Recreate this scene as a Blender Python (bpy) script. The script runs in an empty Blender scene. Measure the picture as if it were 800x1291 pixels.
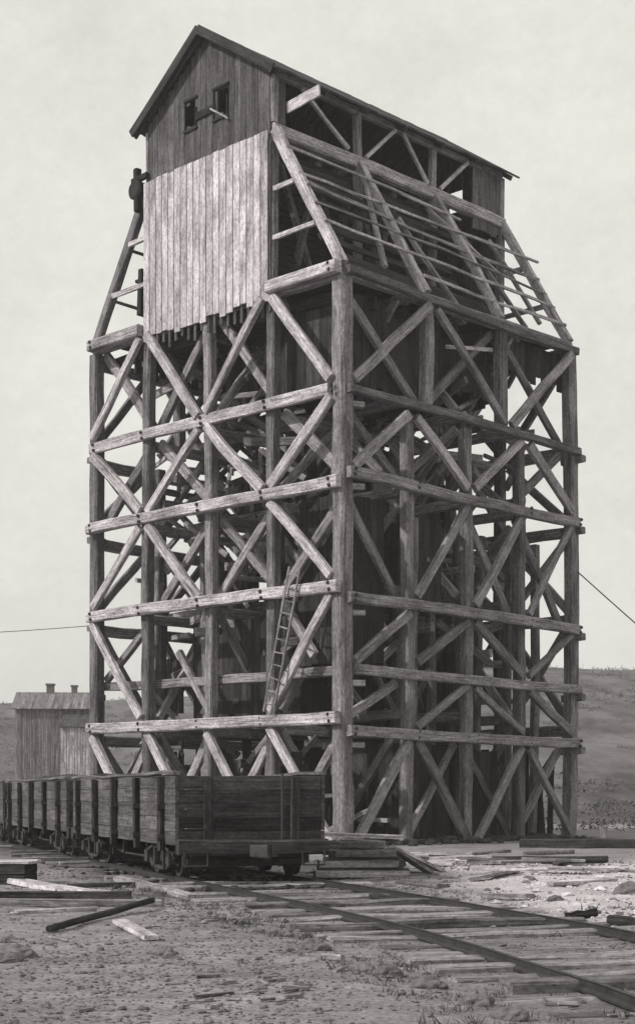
import bpy, bmesh, math, random
from mathutils import Vector, Matrix, noise
R = random.Random(7)
sc = bpy.context.scene
COL = sc.collection
F = 1970.0          # focal length of the 800 px wide photograph, in pixels
HZ = 1000.0         # row of the eye level
E = 1.4             # eye height
V3 = Vector

# ------------------------------------------------------------------ helpers
class MB:
    """collects geometry for ONE mesh object; keeps a grain coordinate and a tone per vertex"""
    def __init__(s): s.v = []; s.f = []; s.g = []; s.r = []
    def add(s, verts, faces, g=None, r=0.5):
        b = len(s.v); s.v += [tuple(p) for p in verts]
        s.g += [tuple(p) for p in (g or verts)]; s.r += [r] * len(verts)
        s.f += [tuple(b + i for i in f) for f in faces]
    def beam(s, p0, p1, w, d, ref=(0, 0, 1), r=None, seg=None, jit=0.02, ch=0.14, taper=1.0):
        """hewn timber from p0 to p1: w across along ref, d across the other way"""
        p0 = V3(p0); p1 = V3(p1); a = p1 - p0; L = a.length; a.normalize()
        ref = V3(ref)
        if abs(a.dot(ref.normalized())) > 0.97: ref = V3((1, 0, 0)) if abs(a.x) < 0.9 else V3((0, 1, 0))
        sd = (ref - a * ref.dot(a)).normalized(); t = a.cross(sd)
        n = seg or max(1, int(L / 1.0)); c = ch * min(w, d)
        prof = [(w/2-c, d/2), (-w/2+c, d/2), (-w/2, d/2-c), (-w/2, -d/2+c), (-w/2+c, -d/2), (w/2-c, -d/2), (w/2, -d/2+c), (w/2, d/2-c)]
        off = R.uniform(0, 50); r = R.random() if r is None else r
        bow = (R.uniform(-.006, .006)*L, R.uniform(-.006, .006)*L)
        vs = []; gs = []
        for i in range(n + 1):
            k = i / n; q = p0 + a * (L * k); sc_ = 1 + (taper - 1) * k
            bw_ = math.sin(math.pi*k) if jit > .01 else 0
            jx = R.uniform(-jit, jit) + bow[0]*bw_; jy = R.uniform(-jit, jit) + bow[1]*bw_
            for (x, y) in prof:
                x2 = (x + R.uniform(-jit, jit) * .5) * sc_ + jx; y2 = (y + R.uniform(-jit, jit) * .5) * sc_ + jy
                vs.append(q + sd * x2 + t * y2); gs.append((off + L * k, off * 1.7 + x, off * .6 + y))
        fs = []
        for i in range(n):
            for j in range(8):
                fs.append((i*8+j, i*8+(j+1) % 8, (i+1)*8+(j+1) % 8, (i+1)*8+j))
        fs.append(tuple(range(7, -1, -1))); fs.append(tuple(n*8+j for j in range(8)))
        s.add(vs, fs, gs, r)
        return s
    def board(s, p0, p1, w, d, ref, r=None):
        return s.beam(p0, p1, w, d, ref, r, seg=2, jit=0.004, ch=0.05)
    def box(s, lo, hi, r=0.5):
        (x0, y0, z0), (x1, y1, z1) = lo, hi
        vs = [(x0,y0,z0),(x1,y0,z0),(x1,y1,z0),(x0,y1,z0),(x0,y0,z1),(x1,y0,z1),(x1,y1,z1),(x0,y1,z1)]
        s.add(vs, [(3,2,1,0),(4,5,6,7),(0,1,5,4),(1,2,6,5),(2,3,7,6),(3,0,4,7)], None, r); return s
    def tube(s, pts, rad, n=8, r=0.5, taper=1.0):
        pts = [V3(p) for p in pts]; vs = []; gs = []; m = len(pts); off = R.uniform(0, 50); acc = 0
        for i, p in enumerate(pts):
            a = (pts[min(i+1, m-1)] - pts[max(i-1, 0)]).normalized()
            h = V3((0, 0, 1)) if abs(a.z) < .9 else V3((1, 0, 0))
            u = a.cross(h).normalized(); w = a.cross(u)
            if i: acc += (p - pts[i-1]).length
            rr = rad * (1 + (taper - 1) * i / max(1, m - 1))
            for j in range(n):
                an = 2*math.pi*j/n
                vs.append(p + u*(rr*math.cos(an)) + w*(rr*math.sin(an))); gs.append((off+acc, off+rr*math.cos(an), rr*math.sin(an)))
        fs = [(i*n+j, i*n+(j+1) % n, (i+1)*n+(j+1) % n, (i+1)*n+j) for i in range(m-1) for j in range(n)]
        fs.append(tuple(range(n-1, -1, -1))); fs.append(tuple((m-1)*n+j for j in range(n)))
        s.add(vs, fs, gs, r); return s
    def lathe(s, c, axis, prof, n=20, r=0.5):
        """prof: list of (along, radius)"""
        c = V3(c); a = V3(axis).normalized(); h = V3((0, 0, 1)) if abs(a.z) < .9 else V3((1, 0, 0))
        u = a.cross(h).normalized(); w = a.cross(u); vs = []
        for (k, rr) in prof:
            for j in range(n):
                an = 2*math.pi*j/n; vs.append(c + a*k + u*(rr*math.cos(an)) + w*(rr*math.sin(an)))
        m = len(prof)
        fs = [(i*n+j, i*n+(j+1) % n, (i+1)*n+(j+1) % n, (i+1)*n+j) for i in range(m-1) for j in range(n)]
        fs.append(tuple(range(n-1, -1, -1))); fs.append(tuple((m-1)*n+j for j in range(n)))
        s.add(vs, fs, None, r); return s
    def stone(s, c, rx, ry, rz, r=None, rough=.28, n=7):
        c = V3(c); ph = R.uniform(0, 6); vs = []
        rings = [(-.55, .75), (.05, 1.0), (.6, .7)]
        for (z, k) in rings:
            for j in range(n):
                an = ph + 2*math.pi*j/n; q = 1 + R.uniform(-rough, rough)
                vs.append(c + V3((rx*k*q*math.cos(an), ry*k*q*math.sin(an), rz*(z + R.uniform(-.15, .15)))))
        vs.append(c + V3((R.uniform(-.2, .2)*rx, R.uniform(-.2, .2)*ry, rz*R.uniform(.8, 1.05))))
        fs = [(i*n+j, i*n+(j+1) % n, (i+1)*n+(j+1) % n, (i+1)*n+j) for i in range(2) for j in range(n)]
        fs += [(2*n+j, 2*n+(j+1) % n, 3*n) for j in range(n)]; fs.append(tuple(range(n-1, -1, -1)))
        s.add(vs, fs, None, R.random() if r is None else r); return s
    def boulder(s, rx, ry, rz, r=.4):
        bm = bmesh.new(); bmesh.ops.create_icosphere(bm, subdivisions=4, radius=1); o = V3((R.uniform(0, 90), R.uniform(0, 90), 0)); vs = []
        for v in bm.verts:
            p = v.co; k = 1 + .32*noise.noise(p*1.1 + o) + .16*noise.noise(p*2.7 + o) + .07*noise.noise(p*7 + o)
            k -= .12 * abs(noise.noise(p*1.9 + o*2))
            vs.append((p.x*k*rx, p.y*k*ry, max(p.z, -.5)*k*rz))
        s.add(vs, [tuple(v.index for v in f.verts) for f in bm.faces], None, r); bm.free(); return s
    def build(s, name, mat, parent=None, smooth=False):
        me = bpy.data.meshes.new(name); me.from_pydata(s.v, [], s.f); me.update()
        at = me.attributes.new('gco', 'FLOAT_VECTOR', 'POINT'); at.data.foreach_set('vector', [c for p in s.g for c in p])
        at = me.attributes.new('rnd', 'FLOAT', 'POINT'); at.data.foreach_set('value', s.r)
        if smooth: me.polygons.foreach_set('use_smooth', [True]*len(me.polygons))
        me.materials.append(mat)
        o = bpy.data.objects.new(name, me); COL.objects.link(o); o.parent = parent
        return o

def tag(o, label=None, cat=None, group=None, kind=None):
    if label: o['label'] = label
    if cat: o['category'] = cat
    if group: o['group'] = group
    if kind: o['kind'] = kind
    return o
def empty(name, loc, rz=0.0):
    o = bpy.data.objects.new(name, None); o.location = loc; o.rotation_euler = (0, 0, rz)
    o.empty_display_size = .3; COL.objects.link(o); return o
def copy_tree(o, parent=None):
    c = o.copy(); COL.objects.link(c); c.parent = parent
    for ch in list(o.children): copy_tree(ch, c)
    return c
def gpt(px, py, z=0.0):
    """where the ground lies under a pixel of the photograph"""
    Y = (E - z) * F / (py - HZ); return V3(((px - 400) / F * Y, Y, z))

# ------------------------------------------------------------------ materials
def nodes(name):
    m = bpy.data.materials.new(name); m.use_nodes = True; nt = m.node_tree
    bs = nt.nodes['Principled BSDF']; return m, nt, bs
def ramp(nt, fac, stops):
    n = nt.nodes.new('ShaderNodeValToRGB'); e = n.color_ramp.elements
    e[0].position, e[0].color = stops[0][0], (*stops[0][1], 1)
    e[1].position, e[1].color = stops[1][0], (*stops[1][1], 1)
    for p, c in stops[2:]:
        q = e.new(p); q.color = (*c, 1)
    nt.links.new(fac, n.inputs[0]); return n.outputs[0]
def mixc(nt, a, b, fac=1.0, mode='MULTIPLY'):
    n = nt.nodes.new('ShaderNodeMix'); n.data_type = 'RGBA'; n.blend_type = mode
    for sk, val in ((n.inputs[0], fac), (n.inputs[6], a), (n.inputs[7], b)):
        if hasattr(val, 'links'): nt.links.new(val, sk)
        elif isinstance(val, (int, float)): sk.default_value = val
        else: sk.default_value = (*val, 1)
    return n.outputs[2]
def noise_tex(nt, vec, scale, detail=4, rough=.6, mapscale=None):
    if mapscale:
        mp = nt.nodes.new('ShaderNodeMapping'); mp.inputs['Scale'].default_value = mapscale
        nt.links.new(vec, mp.inputs[0]); vec = mp.outputs[0]
    n = nt.nodes.new('ShaderNodeTexNoise'); n.inputs['Scale'].default_value = scale
    n.inputs['Detail'].default_value = detail; n.inputs['Roughness'].default_value = rough
    nt.links.new(vec, n.inputs['Vector']); return n.outputs[0]
def attr(nt, name):
    n = nt.nodes.new('ShaderNodeAttribute'); n.attribute_name = name; return n
def g(v): return (v, v*.932, v*.985)
def wood(name, lo, hi, tone=(.7, 1.25), bump=.5, cracks=.55):
    m, nt, bs = nodes(name)
    co = attr(nt, 'gco').outputs['Vector']; rn = attr(nt, 'rnd').outputs['Fac']
    fine = noise_tex(nt, co, 1.0, 5, .65, (1.3, 26, 26))
    blot = noise_tex(nt, co, 1.0, 4, .7, (.8, 2.2, 2.2))
    crk = noise_tex(nt, co, 1.0, 3, .6, (.7, 42, 42))
    base = ramp(nt, fine, [(.3, g(lo)), (.7, g(hi))])
    base = mixc(nt, base, ramp(nt, blot, [(.32, (.45,)*3), (.62, (1.22,)*3)]))
    base = mixc(nt, base, ramp(nt, crk, [(.36, (1-cracks,)*3), (.46, (1, 1, 1))]))
    vor = nt.nodes.new('ShaderNodeTexVoronoi'); mp = nt.nodes.new('ShaderNodeMapping'); mp.inputs['Scale'].default_value = (1.1, 3.2, 3.2)
    nt.links.new(co, mp.inputs[0]); nt.links.new(mp.outputs[0], vor.inputs['Vector'])
    base = mixc(nt, base, ramp(nt, vor.outputs['Distance'], [(.07, (.35,)*3), (.15, (1, 1, 1))]))
    spk = noise_tex(nt, co, 1.0, 4, .8, (9, 16, 16))
    base = mixc(nt, base, ramp(nt, spk, [(.36, (.55,)*3), (.58, (1.12,)*3)]))
    base = mixc(nt, base, ramp(nt, rn, [(0, (tone[0],)*3), (1, (tone[1],)*3)]))
    nt.links.new(base, bs.inputs['Base Color']); bs.inputs['Roughness'].default_value = .9
    bs.inputs['Specular IOR Level'].default_value = .15
    b = nt.nodes.new('ShaderNodeBump'); b.inputs['Strength'].default_value = bump; b.inputs['Distance'].default_value = .03
    nt.links.new(fine, b.inputs['Height']); nt.links.new(b.outputs[0], bs.inputs['Normal'])
    return m
def plain(name, lo, hi, scale, rough=.85, metal=0, bump=.4, dist=.02, spec=.2):
    m, nt, bs = nodes(name)
    co = attr(nt, 'gco').outputs['Vector']; rn = attr(nt, 'rnd').outputs['Fac']
    n = noise_tex(nt, co, scale, 6, .7)
    base = ramp(nt, n, [(.3, g(lo)), (.7, g(hi))])
    base = mixc(nt, base, ramp(nt, rn, [(0, (.7,)*3), (1, (1.3,)*3)]))
    nt.links.new(base, bs.inputs['Base Color']); bs.inputs['Roughness'].default_value = rough
    bs.inputs['Metallic'].default_value = metal; bs.inputs['Specular IOR Level'].default_value = spec
    b = nt.nodes.new('ShaderNodeBump'); b.inputs['Strength'].default_value = bump; b.inputs['Distance'].default_value = dist
    nt.links.new(n, b.inputs['Height']); nt.links.new(b.outputs[0], bs.inputs['Normal'])
    return m
M_TIMBER = wood('weathered_timber', .20, .48, (.42, 1.6), .8, .65)
M_SIDING = wood('pale_new_board', .42, .62, (.82, 1.16), .3, .35)
M_GABLE = wood('dark_old_board', .075, .15, (.7, 1.3))
M_DARK = wood('dark_bin_board', .028, .065, (.6, 1.4))  # near black, so the interior's shade is put into the board colour
M_ROOF = wood('roof_board', .05, .10, (.7, 1.3))
M_CAR = wood('grey_car_board', .07, .165, (.75, 1.3))
M_CARD = wood('dark_car_board', .03, .085, (.6, 1.4))  # darker board; the shade on the car ends is put into it
M_TIE = wood('sleeper_wood', .14, .30, (.6, 1.5))
M_PALE = wood('bleached_wood', .42, .6, (.8, 1.15))
M_BARN = wood('grey_shed_board', .17, .26, (.7, 1.35))  # kept pale to put the haze over the far building into the colour
M_IRON = plain('rusty_iron', .03, .075, 9, .65, .3, .3)
M_RAIL = plain('rail_steel', .03, .07, 6, .55, .4, .2)
M_COAL = plain('coal', .02, .05, 5, .6, 0, .8, .05)
M_STONE = plain('grey_stone', .10, .2, 14, .95, 0, .6)
M_RUBBLE = plain('pale_rubble', .36, .6, 8, .95, 0, .6)
M_BRICK = plain('chimney_brick', .09, .15, 12, .95)
M_SCRUB = plain('scrub_leaf', .07, .12, 3, .95, 0, .2)

def ground_mat():
    m, nt, bs = nodes('packed_dirt')
    tc = nt.nodes.new('ShaderNodeTexCoord').outputs['Object']
    big = noise_tex(nt, tc, .35, 5, .65); mid = noise_tex(nt, tc, 2.6, 6, .75); fine = noise_tex(nt, tc, 22, 5, .8)
    streak = noise_tex(nt, tc, 1.0, 5, .7, (.7, 3.0, 1))
    base = ramp(nt, mid, [(.32, g(.24)), (.7, g(.36))])
    base = mixc(nt, base, ramp(nt, big, [(.32, (.75,)*3), (.68, (1.15,)*3)]))
    base = mixc(nt, base, ramp(nt, streak, [(.34, (.72,)*3), (.6, (1.05,)*3)]))
    base = mixc(nt, base, ramp(nt, fine, [(.36, (.5,)*3), (.6, (1.15,)*3)]))
    pale = mixc(nt, ramp(nt, fine, [(.3, g(.4)), (.7, g(.68))]), ramp(nt, mid, [(.3, (.7,)*3), (.7, (1.2,)*3)]))
    base = mixc(nt, base, pale, attr(nt, 'pale').outputs['Fac'], 'MIX')
    cin = ramp(nt, fine, [(.3, g(.015)), (.7, g(.05))])  # near black: cinder plus the painted shade below the cars
    base = mixc(nt, base, cin, attr(nt, 'cinder_shade').outputs['Fac'], 'MIX')
    nt.links.new(base, bs.inputs['Base Color']); bs.inputs['Roughness'].default_value = .95
    bs.inputs['Specular IOR Level'].default_value = .1
    ad = nt.nodes.new('ShaderNodeMath'); ad.operation = 'ADD'
    nt.links.new(mid, ad.inputs[0]); nt.links.new(fine, ad.inputs[1])
    b = nt.nodes.new('ShaderNodeBump'); b.inputs['Strength'].default_value = .7; b.inputs['Distance'].default_value = .03
    nt.links.new(ad.outputs[0], b.inputs['Height']); nt.links.new(b.outputs[0], bs.inputs['Normal'])
    return m
def hill_mat():
    m, nt, bs = nodes('scrubby_hillside')
    tc = nt.nodes.new('ShaderNodeTexCoord').outputs['Object']
    a = noise_tex(nt, tc, .22, 9, .82); b_ = noise_tex(nt, tc, 1.0, 6, .75, (.16, .03, .3))
    base = ramp(nt, a, [(.32, g(.085)), (.68, g(.155))])
    base = mixc(nt, base, ramp(nt, b_, [(.40, (.55,)*3), (.6, (1.2,)*3)]))
    nt.links.new(base, bs.inputs['Base Color']); bs.inputs['Roughness'].default_value = 1
    bs.inputs['Specular IOR Level'].default_value = .05
    return m

# ------------------------------------------------------------------ track geometry (shared)
TH = math.atan2(700, F); TD = V3((-math.sin(TH), math.cos(TH), 0)); TN = V3((math.cos(TH), math.sin(TH), 0))
TC = 7.22 - .0                                      # distance of the track's centre line from the camera, sideways
GAUGE = 1.9
def bend(a): return -.0095 * max(0.0, 18.5 - a)**2          # the track swings gently left towards the camera
def trk(a, l, z=0.0): return TD * a + TN * (TC + bend(a) + l) + V3((0, 0, z))
def track_side(x, y): return TN.x * x + TN.y * y - TC - bend(TD.x * x + TD.y * y)

# ------------------------------------------------------------------ ground
def bank(x, y):
    return 0.0
def gz(x, y):
    d = math.hypot(x, y)
    k = max(0.15, 1 - max(0, d - 30) / 60)
    h = .045 * noise.noise((x*.5, y*.5, 0)) + .018 * noise.noise((x*2.0, y*2.0, 4)) + .006 * noise.noise((x*6, y*6, 9))
    s = abs(track_side(x, y)); t = smooth(1.6, 2.8, s)
    h = h * (.35 + .65*t) - .045 * (1 - t)
    p = pale_at(x, y)
    return h * k + p * (.05 + .09 * noise.noise((x*1.3, y*1.3, 2)))
def smooth(a, b, x):
    t = min(1, max(0, (x - a) / (b - a))); return t*t*(3 - 2*t)
def pale_at(x, y):
    if y < 12 or y > 60 or x < -1: return 0.0
    px = 400 + x/y*F; py = HZ + E*F/y
    n = noise.noise((x*.9, y*.55, 1.5)) * .5 + noise.noise((x*2.4, y*1.6, 7)) * .35
    top = 1092 + 6*math.sin(px*.02)
    lower = 1118 + (px - 560) * .21
    k = smooth(540, 640, px + 60*n) * smooth(top-10, top+6, py + 10*n) * (1 - smooth(lower-4, lower+16, py + 22*n))
    return max(0, min(1, k * (.78 + .7*n)))
def cinder_shade_at(x, y):
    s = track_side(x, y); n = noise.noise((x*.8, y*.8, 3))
    k = (1 - smooth(1.2, 2.1, abs(s) + .5*n)) * (.16 + .84 * smooth(20.5, 23, y))  # track cinder, blackened under the cars to paint in their shade too
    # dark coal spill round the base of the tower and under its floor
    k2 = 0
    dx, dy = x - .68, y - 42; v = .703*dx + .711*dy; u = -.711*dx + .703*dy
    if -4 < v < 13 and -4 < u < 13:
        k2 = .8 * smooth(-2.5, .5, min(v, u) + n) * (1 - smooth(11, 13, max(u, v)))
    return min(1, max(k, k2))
def axis(fine0, fine1, step, coarse):
    a = []; x = fine0
    while x <= fine1 + 1e-6: a.append(x); x += step
    return a
xs = [-900, -500, -250, -140, -90, -60, -40, -30, -24, -20, -17, -15, -13.5] + axis(-12.5, 14, .16, 0) + [15, 17, 20, 24, 30, 40, 60, 90, 140, 250, 500, 900]
ys = [-60, -20, -5, 0, 4, 6, 7.5] + axis(8.4, 33, .14, 0) + axis(33.3, 62, .5, 0) + [64, 68, 74, 82, 95, 110, 140, 200, 300, 500, 900, 1500]
gv = [(x, y, gz(x, y) if (abs(x) < 40 and 0 < y < 120) else 0) for y in ys for x in xs]
nx = len(xs)
gf = [(j*nx+i, j*nx+i+1, (j+1)*nx+i+1, (j+1)*nx+i) for j in range(len(ys)-1) for i in range(nx-1)]
me = bpy.data.meshes.new('ground'); me.from_pydata(gv, [], gf)
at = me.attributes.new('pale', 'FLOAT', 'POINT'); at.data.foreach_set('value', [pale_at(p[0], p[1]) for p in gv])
at = me.attributes.new('cinder_shade', 'FLOAT', 'POINT'); at.data.foreach_set('value', [cinder_shade_at(p[0], p[1]) for p in gv])
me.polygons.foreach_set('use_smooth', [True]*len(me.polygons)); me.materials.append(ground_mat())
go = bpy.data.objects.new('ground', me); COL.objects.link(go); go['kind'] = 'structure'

# hill behind
def ridge(x300):
    return 17.5 + 6.6 * math.exp(-((x300 - 42) / 62)**2) + .7 * noise.noise((x300*.03, 0, 0))
def hz_(x, y):
    y0 = 66 if x > 0 else 66 + min(70, -x*3)
    k = smooth(y0, 330, y); x3 = x / max(y, 1) * 300
    h = ridge(x3) * (k ** .72 if k > 0 else 0)
    if y > 330: h = ridge(x3) * 1.0 * (1 - smooth(330, 700, y) * .8)
    h *= 1.07
    return h + (1.0 * noise.noise((x*.05, y*.05, 0)) + .3*noise.noise((x*.25, y*.25, 5))) * min(1, k*8) - .25 * (1 - min(1, k*30))
hxs = [-420 + i*6 for i in range(141)]; hys = [62 + j*3.2 for j in range(90)] + [360, 400, 460, 540, 640, 760]
hv = [(x, y, hz_(x, y)) for y in hys for x in hxs]; n_ = len(hxs)
hf = [(j*n_+i, j*n_+i+1, (j+1)*n_+i+1, (j+1)*n_+i) for j in range(len(hys)-1) for i in range(n_-1)]
me = bpy.data.meshes.new('hill'); me.from_pydata(hv, [], hf); me.polygons.foreach_set('use_smooth', [True]*len(me.polygons))
me.materials.append(hill_mat()); ho = bpy.data.objects.new('hill', me); COL.objects.link(ho); ho['kind'] = 'structure'

# scrub scattered over the hillside and the flat behind the tower
sb = MB()
for i in range(2300):
    y = R.uniform(60, 300) if R.random() < .8 else R.uniform(56, 100)
    x = R.uniform(-.24, .24) * y
    if noise.noise((x*.03, y*.05, 8)) < R.uniform(-.6, .1): continue
    z = max(hz_(x, y), 0) if y > 62 else 0
    if -24 < x < -8 and 98 < y < 118: continue
    s_ = R.uniform(.15, .5) * (1 + y/200); tone = R.random()
    for k in range(R.randint(18, 32)):
        c = V3((x + R.gauss(0, s_*.55), y + R.gauss(0, s_*.5), z + abs(R.gauss(0, s_*.28)) + .03))
        a = V3((R.gauss(0, 1), R.gauss(0, 1), R.gauss(0, 1))).normalized() * s_*.16; b = V3((R.gauss(0, 1), R.gauss(0, 1), R.gauss(0, 1))).normalized() * s_*.11
        sb.add([c-a, c+b, c+a*.9, c-b], [(0, 1, 2, 3)], None, min(1, max(0, tone + R.uniform(-.2, .2))))
tag(sb.build('scrub', M_SCRUB), 'low dark scrub dotting the hillside behind the timber tower', 'scrub', kind='stuff')

# ------------------------------------------------------------------ the tower
U = 10.8; VV = 10.28
UL = [0, 2.7, 5.4, 8.1, 10.8]; VL4 = [0, 2.57, 5.14, 7.71, 10.28]; VL3 = [0, 3.43, 6.85, 10.28]
tower = empty('timber_tipple', (.68, 42, 0), math.atan2(.711, .703))
tag(tower, 'tall cross braced timber tipple tower with gabled head house above the ore cars', 'tipple tower')
def P(v, u, h): return V3((v, u, h))
reg = {}          # name -> list of (priority, MB, material)
def part(name, mb, mat=None, pri=None):
    if pri is None:
        c = sum((V3(p) for p in mb.v), V3()) / len(mb.v); pri = c.x + c.y
    reg.setdefault(name, []).append((pri, mb, mat or M_TIMBER))
def T(name, p0, p1, w, d, ref, r=None, pri=None, mat=None):
    part(name, MB().beam(p0, p1, w, d, ref, r), mat, pri)
H0, H1, H2, H3, H4, H5 = 15.5, 12.27, 9.72, 6.94, 4.75, 3.42          # left face
G0, G1, G2, G3, G4, G5 = 15.42, 12.22, 10.0, 6.62, 4.72, 3.06         # right face

# posts
for iu, u in enumerate(UL):
    for iv, v in enumerate(VL4):
        outer = iu in (0, 4) or iv in (0, 4)
        w = (.45 if iu + iv == 0 else .38) if (iu in (0, 4) and iv in (0, 4)) else (.32 if outer else .29)
        full = iv in (0, 4)
        T('post', P(v, u, -.1), P(v, u, 15.28 if full else 12.02), w, w, (1, 0, 0), R.uniform(.0, .34) if iu + iv else .22, None if outer else v+u+30)
    for v in VL3[1:3]:
        T('post', P(v, u, 12.44), P(v, u, 15.28), .34 if iu in (0, 4) else .28, .34, (1, 0, 0), R.uniform(.1, .4), None if iu in (0, 4) else v+u+30)
# girts
for h in (H1, H2, H3, H5):
    T('girt', P(-.34 if h != H1 else -.26, -.16 - R.uniform(0, .04) if h != H1 else .26, h), P(-.34 if h != H1 else -.26, U + R.uniform(-.1, -.02), h), .33, .26 if h != H1 else .18, (0, 0, 1), R.uniform(.7, 1))  # paler tone paints in the sunlit look of the left face
T('girt', P(.34, .3, H4), P(.34, U + .3, H4 + .05), .28, .2, (0, 0, 1), .3)
T('girt', P(-.34, -.16, H0 - .02), P(-.34, 2.55, H0 - .02), .34, .28, (0, 0, 1), .95)
T('girt', P(-.34, 8.2, H0 - .02), P(-.34, U - .1, H0 - .02), .34, .28, (0, 0, 1), .6)
for h in (G1, G2, G3, G5):
    T('girt', P(-.14, -.34, h), P(VV + R.uniform(.0, .1), -.34, h - .1), .22 if h == G1 else .3, .24, (0, 0, 1), .05 if h == G1 else R.uniform(.1, .4))  # darker tone paints in the shade of the right face
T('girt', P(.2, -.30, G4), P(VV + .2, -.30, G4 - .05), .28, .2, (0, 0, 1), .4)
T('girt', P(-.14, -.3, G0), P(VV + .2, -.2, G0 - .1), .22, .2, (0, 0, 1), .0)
T('girt', P(.05, 0, H0 - .06), P(VV, 0, H0 - .06), .32, .3, (0, 0, 1), .4)
T('girt', P(0, .2, H0 - .06), P(0, U, H0 - .06), .32, .3, (0, 0, 1), .5)
for h in (H0-.06, H1, H2, H3, H5):
    T('girt', P(VV + .32, .2, h - .05), P(VV + .32, U + .4, h - .05), .34, .24, (0, 0, 1), .4)
    T('girt', P(.2, U + .32, h - .35), P(VV + .4, U + .32, h - .35), .34, .24, (0, 0, 1), .4)
for h in (H0-.35, H1, H2, H3, H5):                       # inside
    for iv, v in enumerate(VL4[1:4]):
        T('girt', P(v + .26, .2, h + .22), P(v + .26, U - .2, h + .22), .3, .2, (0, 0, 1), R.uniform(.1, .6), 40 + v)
    for u in UL[1:4]:
        T('girt', P(.22, u + .26, h - .2), P(VV - .2, u + .26, h - .2), .3, .2, (0, 0, 1), R.uniform(.1, .6), 40 + u)

# braces
def lface(bay, kind, ht, hb, layer, w=.29, r=None, f0=.0, f1=1.0):
    """left face, bay 1 (far left) to 4; '\\' falls to the right in the photo"""
    uhi = UL[5 - bay] - .16; ulo = UL[4 - bay] + .16
    v = -.28 if layer == 'F' else .27
    top, bot = (uhi, ulo) if kind == '\\' else (ulo, uhi)
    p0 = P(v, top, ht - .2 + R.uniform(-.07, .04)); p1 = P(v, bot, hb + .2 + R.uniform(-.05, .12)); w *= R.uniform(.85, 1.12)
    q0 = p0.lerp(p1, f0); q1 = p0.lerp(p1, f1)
    T('brace', q0, q1, w, .17, (0, 1, 0), r if r is not None else (R.uniform(.65, 1) if layer == 'F' else R.uniform(.2, .65)), None if layer == 'F' else 3 + bay*.1)  # front braces toned pale, sunlight put into their colour
def rface(VLs, bay, kind, ht, hb, layer, w=.28, r=None):
    vlo = VLs[bay-1] + .16; vhi = VLs[bay] - .16
    u = -.26 if layer == 'F' else .27
    top, bot = (vlo, vhi) if kind == '\\' else (vhi, vlo)
    w *= R.uniform(.82, 1.12)
    if ht < 7 and r is None: r = R.uniform(0, .45)  # low braces darker still, shade put into the tone
    T('brace', P(top, u, ht - .2 + R.uniform(-.08, .04)), P(bot, u, hb + .2 + R.uniform(-.05, .14)), w, .16, (1, 0, 0), r if r is not None else (R.uniform(.25, .8) if layer == 'F' else R.uniform(.0, .4)), None if layer == 'F' else 3 + bay*.1)  # right face braces toned down to paint in that face's shade
B = '\\'
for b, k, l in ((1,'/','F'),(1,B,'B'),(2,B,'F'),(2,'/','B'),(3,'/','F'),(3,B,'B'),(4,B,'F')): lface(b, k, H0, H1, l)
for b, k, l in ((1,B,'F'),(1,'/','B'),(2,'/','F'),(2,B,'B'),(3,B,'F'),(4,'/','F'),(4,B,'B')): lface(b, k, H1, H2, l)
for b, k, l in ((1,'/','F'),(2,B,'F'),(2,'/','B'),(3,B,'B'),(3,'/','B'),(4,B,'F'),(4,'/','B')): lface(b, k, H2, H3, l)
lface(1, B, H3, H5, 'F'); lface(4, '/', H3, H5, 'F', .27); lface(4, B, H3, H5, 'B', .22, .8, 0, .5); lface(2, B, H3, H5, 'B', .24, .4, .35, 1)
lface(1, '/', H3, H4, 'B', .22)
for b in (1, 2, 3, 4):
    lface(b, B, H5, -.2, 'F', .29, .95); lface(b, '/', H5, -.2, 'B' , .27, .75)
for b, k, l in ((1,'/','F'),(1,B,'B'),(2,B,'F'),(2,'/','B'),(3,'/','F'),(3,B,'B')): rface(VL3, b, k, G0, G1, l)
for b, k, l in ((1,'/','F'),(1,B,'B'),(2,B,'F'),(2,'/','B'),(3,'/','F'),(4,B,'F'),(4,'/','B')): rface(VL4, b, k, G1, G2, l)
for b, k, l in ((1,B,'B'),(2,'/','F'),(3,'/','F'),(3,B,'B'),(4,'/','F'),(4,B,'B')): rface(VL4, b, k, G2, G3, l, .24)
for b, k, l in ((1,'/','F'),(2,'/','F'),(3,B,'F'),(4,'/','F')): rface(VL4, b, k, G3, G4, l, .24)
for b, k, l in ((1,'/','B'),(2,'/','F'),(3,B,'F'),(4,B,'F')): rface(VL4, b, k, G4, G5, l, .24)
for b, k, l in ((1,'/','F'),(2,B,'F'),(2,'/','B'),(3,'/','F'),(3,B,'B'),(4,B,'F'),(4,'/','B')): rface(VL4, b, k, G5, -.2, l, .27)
tiers = [(H0, H1), (H1, H2), (H2, H3), (H3, H5), (H5, .1)]
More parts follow.
